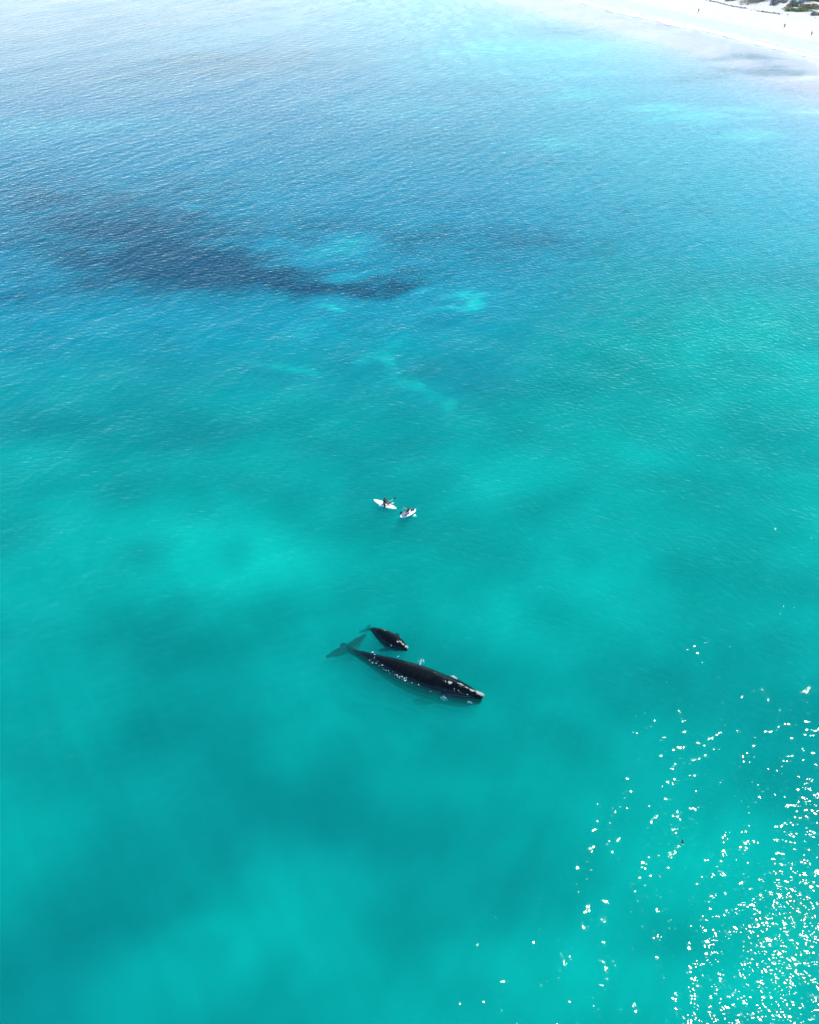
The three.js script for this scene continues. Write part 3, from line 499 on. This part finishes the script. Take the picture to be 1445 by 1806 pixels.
for (const [x, z, s, label] of [[-3.45, -71.35, 0.14, 'small white splash at the near edge of the cream paddleboard'], [-2.0, -71.75, 0.1, 'small white splash at the far edge of the cream paddleboard'], [0.6, -69.55, 0.16, 'small white splash near the tail of the white paddleboard']]) {
  const g = []; for (let k = 0; k < 9; k++) g.push(blob(rr(-1, 1) * s, 0.03 + rr(0, 0.1), rr(-1, 1) * s, s * rr(0.25, 0.6), s * rr(0.15, 0.35), s * rr(0.25, 0.6), rr(0, 3), 1, 0.3));
  tag(mesh('splash', mergeGeometries(g), foamMat), label, 'splash', null, 'stuff').position.set(x, 0, z);
}

// a small dark seabird sitting among the glints
{
  const b = thing('seabird', 'tiny dark seabird on the water among the sun glints', 'bird');
  const f = (x, y, z) => smin(smin(cap(x, y, z, [-0.12, 0.06, 0], [0.06, 0.06, 0], 0.05, 0.075), cap(x, y, z, [0.08, 0.09, 0], [0.13, 0.19, 0], 0.04, 0.035), 0.03), cap(x, y, z, [0.13, 0.2, 0], [0.15, 0.2, 0], 0.04, 0.03), 0.02);
  mesh('body', nets(f, [-0.25, -0.08, -0.15], [0.3, 0.3, 0.15], 0.012), mat(0.008, 0.012, 0.012), b);
  for (const s of [-1, 1]) mesh('wing', nets(plate([[0.03, 0.09, 0.07 * s, 0.05], [-0.1, 0.08, 0.075 * s, 0.045], [-0.24, 0.1, 0.05 * s, 0.01]], 0.4), [-0.32, 0, -0.2], [0.15, 0.2, 0.2], 0.012), mat(0.02, 0.02, 0.02), b);
  const k = new THREE.ConeGeometry(0.014, 0.08, 8); k.rotateZ(-Math.PI / 2); k.translate(0.215, 0.195, 0); mesh('beak', k, mat(0.1, 0.07, 0.03), b);
  b.scale.setScalar(0.85); b.position.set(21.45, 0.02, -30.29); b.rotation.y = R(78);
}

// ---------------------------------------------------------------- the beach: walkers, scrub, wrack, surf
const walk = (t) => ({ hips: [0, 0.93, 0], hipL: [0, 0.92, -0.09], hipR: [0, 0.92, 0.09], waist: [0.01, 1.1, 0], chest: [0.03, 1.3, 0], neck: [0.04, 1.47, 0], head: [0.06, 1.6, 0], shL: [0.02, 1.41, -0.19], shR: [0.02, 1.41, 0.19], elL: [0.12 * t, 1.14, -0.25], wrL: [0.3 * t, 0.95, -0.24], elR: [-0.12 * t, 1.14, 0.25], wrR: [-0.12 * t, 0.89, 0.27], knL: [-0.06 * t, 0.5, -0.09], anL: [-0.32 * t, 0.1, -0.09], toL: [-0.2 * t, 0.03, -0.1], knR: [0.22 * t, 0.52, 0.09], anR: [0.26 * t, 0.08, 0.09], toR: [0.42 * t, 0.04, 0.1] });
for (const [x, z, turn, t, label, top, bot] of [
  [127.9, -409.3, 60, 1, 'person walking on the white sand, farthest of the three beach walkers', greyCloth, greyCloth],
  [152.1, -371.1, 70, 0.8, 'person in dark clothes on the beach, middle of the three walkers', blackCloth, blackCloth],
  [157.1, -355.5, -110, 0.9, 'person on the beach nearest the right edge of the photo', greyCloth, maroonCloth]]) {
  const p = person(label, walk(t), { face: [1, 0, 0], skin: skinTan, top, sleeves: 0.4, bottoms: bot, shorts: 0.7, hair: darkHair, lip, curl: 0.4 }, 0.028);
  p.position.set(x, groundY(x, z) - 0.01, z); p.rotation.y = R(turn);
}
function shrub(label, x, z, rx, rz, h, turn, n, tones) {
  const s = thing('dune_shrub', label, 'shrub', 'low scrub on the dunes'), pos = [], col = [], stems = [], g = new THREE.BufferGeometry(), y0 = groundY(x, z), c0 = Math.cos(turn), s0 = Math.sin(turn), lumps = [];
  for (let k = 0; k < 14; k++) { const a = rr(0, 6.28), r = Math.sqrt(rnd()) * 0.85; lumps.push([Math.cos(a) * r, Math.sin(a) * r, rr(0.22, 0.45), rr(0.5, 1), tones[Math.floor(rnd() * tones.length)]]); }
  for (let k = 0; k < n; k++) {
    const l = lumps[Math.floor(rnd() * lumps.length)], th = rr(0, 6.28), ph = Math.acos(rnd()), rad = 0.65 + 0.4 * rnd();
    const lx = (l[0] + l[2] * Math.sin(ph) * Math.cos(th) * rad) * rx, lz = (l[1] + l[2] * Math.sin(ph) * Math.sin(th) * rad) * rz, wx = lx * c0 + lz * s0, wz = -lx * s0 + lz * c0;
    const y = groundY(x + wx, z + wz) - y0 + h * l[3] * Math.cos(ph) * rad, e = rr(0.16, 0.42), d = new THREE.Vector3(rr(-1, 1), rr(-0.4, 1), rr(-1, 1)).normalize().multiplyScalar(e), q = new THREE.Vector3(rr(-1, 1), rr(-0.6, 0.6), rr(-1, 1)).normalize().multiplyScalar(e * 0.45);
    pos.push(wx - d.x, y - d.y * 0.4, wz - d.z, wx + q.x, y + q.y + 0.05, wz + q.z, wx + d.x, y + d.y, wz + d.z, wx - d.x, y - d.y * 0.4, wz - d.z, wx + d.x, y + d.y, wz + d.z, wx - q.x, y - q.y + 0.05, wz - q.z);
    const v = rr(0.7, 1.3); for (let m = 0; m < 6; m++) col.push(l[4][0] * v, l[4][1] * v, l[4][2] * v);
  }
  g.setAttribute('position', new THREE.Float32BufferAttribute(pos, 3)); g.setAttribute('color', new THREE.Float32BufferAttribute(col, 3)); g.computeVertexNormals();
  mesh('foliage', g, new THREE.MeshStandardMaterial({ vertexColors: true, roughness: 0.9, side: THREE.DoubleSide }), s);
  for (const l of lumps) { const wx = l[0] * rx * c0 + l[1] * rz * s0, wz = -l[0] * rx * s0 + l[1] * rz * c0, y = groundY(x + wx, z + wz) - y0; for (let k = 0; k < 4; k++) stems.push(tube([[wx, y - 0.3, wz], [wx + rr(-0.2, 0.2), y + h * 0.3, wz + rr(-0.2, 0.2)], [wx + rr(-0.9, 0.9), y + h * l[3] * 0.85, wz + rr(-0.9, 0.9)]], 0.035, 5, 5)); }
  mesh('stems', mergeGeometries(stems), mat(0.16, 0.11, 0.075, { roughness: 0.95 }), s).userData.kind = 'stuff';
  s.position.set(x, y0, z);
}
const BROWN = [0.3, 0.21, 0.14], TAN = [0.42, 0.33, 0.22], OLIVE = [0.2, 0.22, 0.09], LIME = [0.28, 0.32, 0.14], TEAL = [0.24, 0.29, 0.27], BLUE = [0.26, 0.3, 0.36], DARK = [0.12, 0.14, 0.08];  // scrub tones lightened, distance haze mixed into the colours
const SHRUBS = [
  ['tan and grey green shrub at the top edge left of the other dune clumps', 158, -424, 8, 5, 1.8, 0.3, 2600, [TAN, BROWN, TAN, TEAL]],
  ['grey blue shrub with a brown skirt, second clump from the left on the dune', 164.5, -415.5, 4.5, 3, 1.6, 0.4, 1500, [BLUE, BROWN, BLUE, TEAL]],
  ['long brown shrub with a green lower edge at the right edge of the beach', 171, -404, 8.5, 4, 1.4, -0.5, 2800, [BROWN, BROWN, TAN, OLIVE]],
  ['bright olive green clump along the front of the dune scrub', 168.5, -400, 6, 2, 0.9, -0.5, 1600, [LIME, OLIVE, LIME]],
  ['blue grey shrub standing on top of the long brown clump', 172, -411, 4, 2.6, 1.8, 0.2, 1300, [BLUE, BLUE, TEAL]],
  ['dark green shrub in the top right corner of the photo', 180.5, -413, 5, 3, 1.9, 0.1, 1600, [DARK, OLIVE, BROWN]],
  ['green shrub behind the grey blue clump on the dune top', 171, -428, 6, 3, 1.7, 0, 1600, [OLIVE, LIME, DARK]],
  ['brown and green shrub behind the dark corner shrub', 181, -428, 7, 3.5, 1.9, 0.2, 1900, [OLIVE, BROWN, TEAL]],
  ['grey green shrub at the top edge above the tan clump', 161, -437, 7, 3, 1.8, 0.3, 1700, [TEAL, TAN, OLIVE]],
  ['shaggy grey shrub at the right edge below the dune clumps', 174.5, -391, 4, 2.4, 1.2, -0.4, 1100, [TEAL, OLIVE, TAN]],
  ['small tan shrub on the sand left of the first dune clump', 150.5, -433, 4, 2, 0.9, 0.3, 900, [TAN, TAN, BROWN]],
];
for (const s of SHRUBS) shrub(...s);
{ // dry weed thrown up along the last high tide
  const g = []; const line = [[128, -466], [140, -440.5], [147, -419], [155.4, -405.4], [163.6, -395.2], [172, -385.5]];
  const curve = new THREE.CatmullRomCurve3(line.map(([x, z]) => new THREE.Vector3(x, 0, z)));
  for (let k = 0; k < 420; k++) { const t = Math.pow(rnd(), 1.3), p = curve.getPoint(t), dens = noise(t * 14, 0.5, 131) + 0.35 - t * 0.7; if (rnd() > dens + 0.35) continue; const x = p.x + rr(-0.9, 0.9) + 1.2 * noise(t * 9, 4, 132), z = p.z + rr(-0.9, 0.9); g.push(blob(x, groundY(x, z) + 0.04, z, rr(0.2, 0.75), rr(0.06, 0.16), rr(0.15, 0.4), rr(0, 3), 0, 0.4)); }
  tag(mesh('seaweed', mergeGeometries(g), mat(0.11, 0.09, 0.075, { roughness: 0.95 })), 'line of dry dark seaweed along the upper beach', 'seaweed', null, 'stuff');
}
{ // the low breaking wave: a rounded ridge of broken white water that follows the shore
  const g = []; for (let z = -620; z < -230; z += 0.9) { const s = 5 + 2.2 * noise(z / 22, 8, 145) + rr(-0.5, 0.5), x = shoreX(z) + s; if (noise(z / 11, 3, 146) > -0.25) g.push(blob(x, groundY(x, z) + 0.012, z, rr(0.3, 0.8), 0.012, rr(0.4, 0.9), rr(0, 3), 1, 0.3)); }
  for (let z = -620; z < -230; z += 0.55) { const w = 1.7 + 2.6 * smooth(-480, -410, z) * smooth(-300, -400, z) + 0.9 * noise(z / 9, 2, 141), n = w > 2 ? 3 : 2; for (let k = 0; k < n; k++) { const s = -1.2 + 1.4 * noise(z / 16, 5, 142) + rr(-w, w) * 0.8, x = shoreX(z) + s; g.push(blob(x, Math.max(groundY(x, z), 0) + 0.04, z + rr(-0.4, 0.4), rr(0.5, 1.2), rr(0.02, 0.06), rr(0.5, 1.2), rr(0, 3), 1, 0.25)); } }
  tag(mesh('surf', mergeGeometries(g), foamMat), 'white line of surf breaking along the beach', 'surf', null, 'stuff');
}

renderer.render(scene, camera);
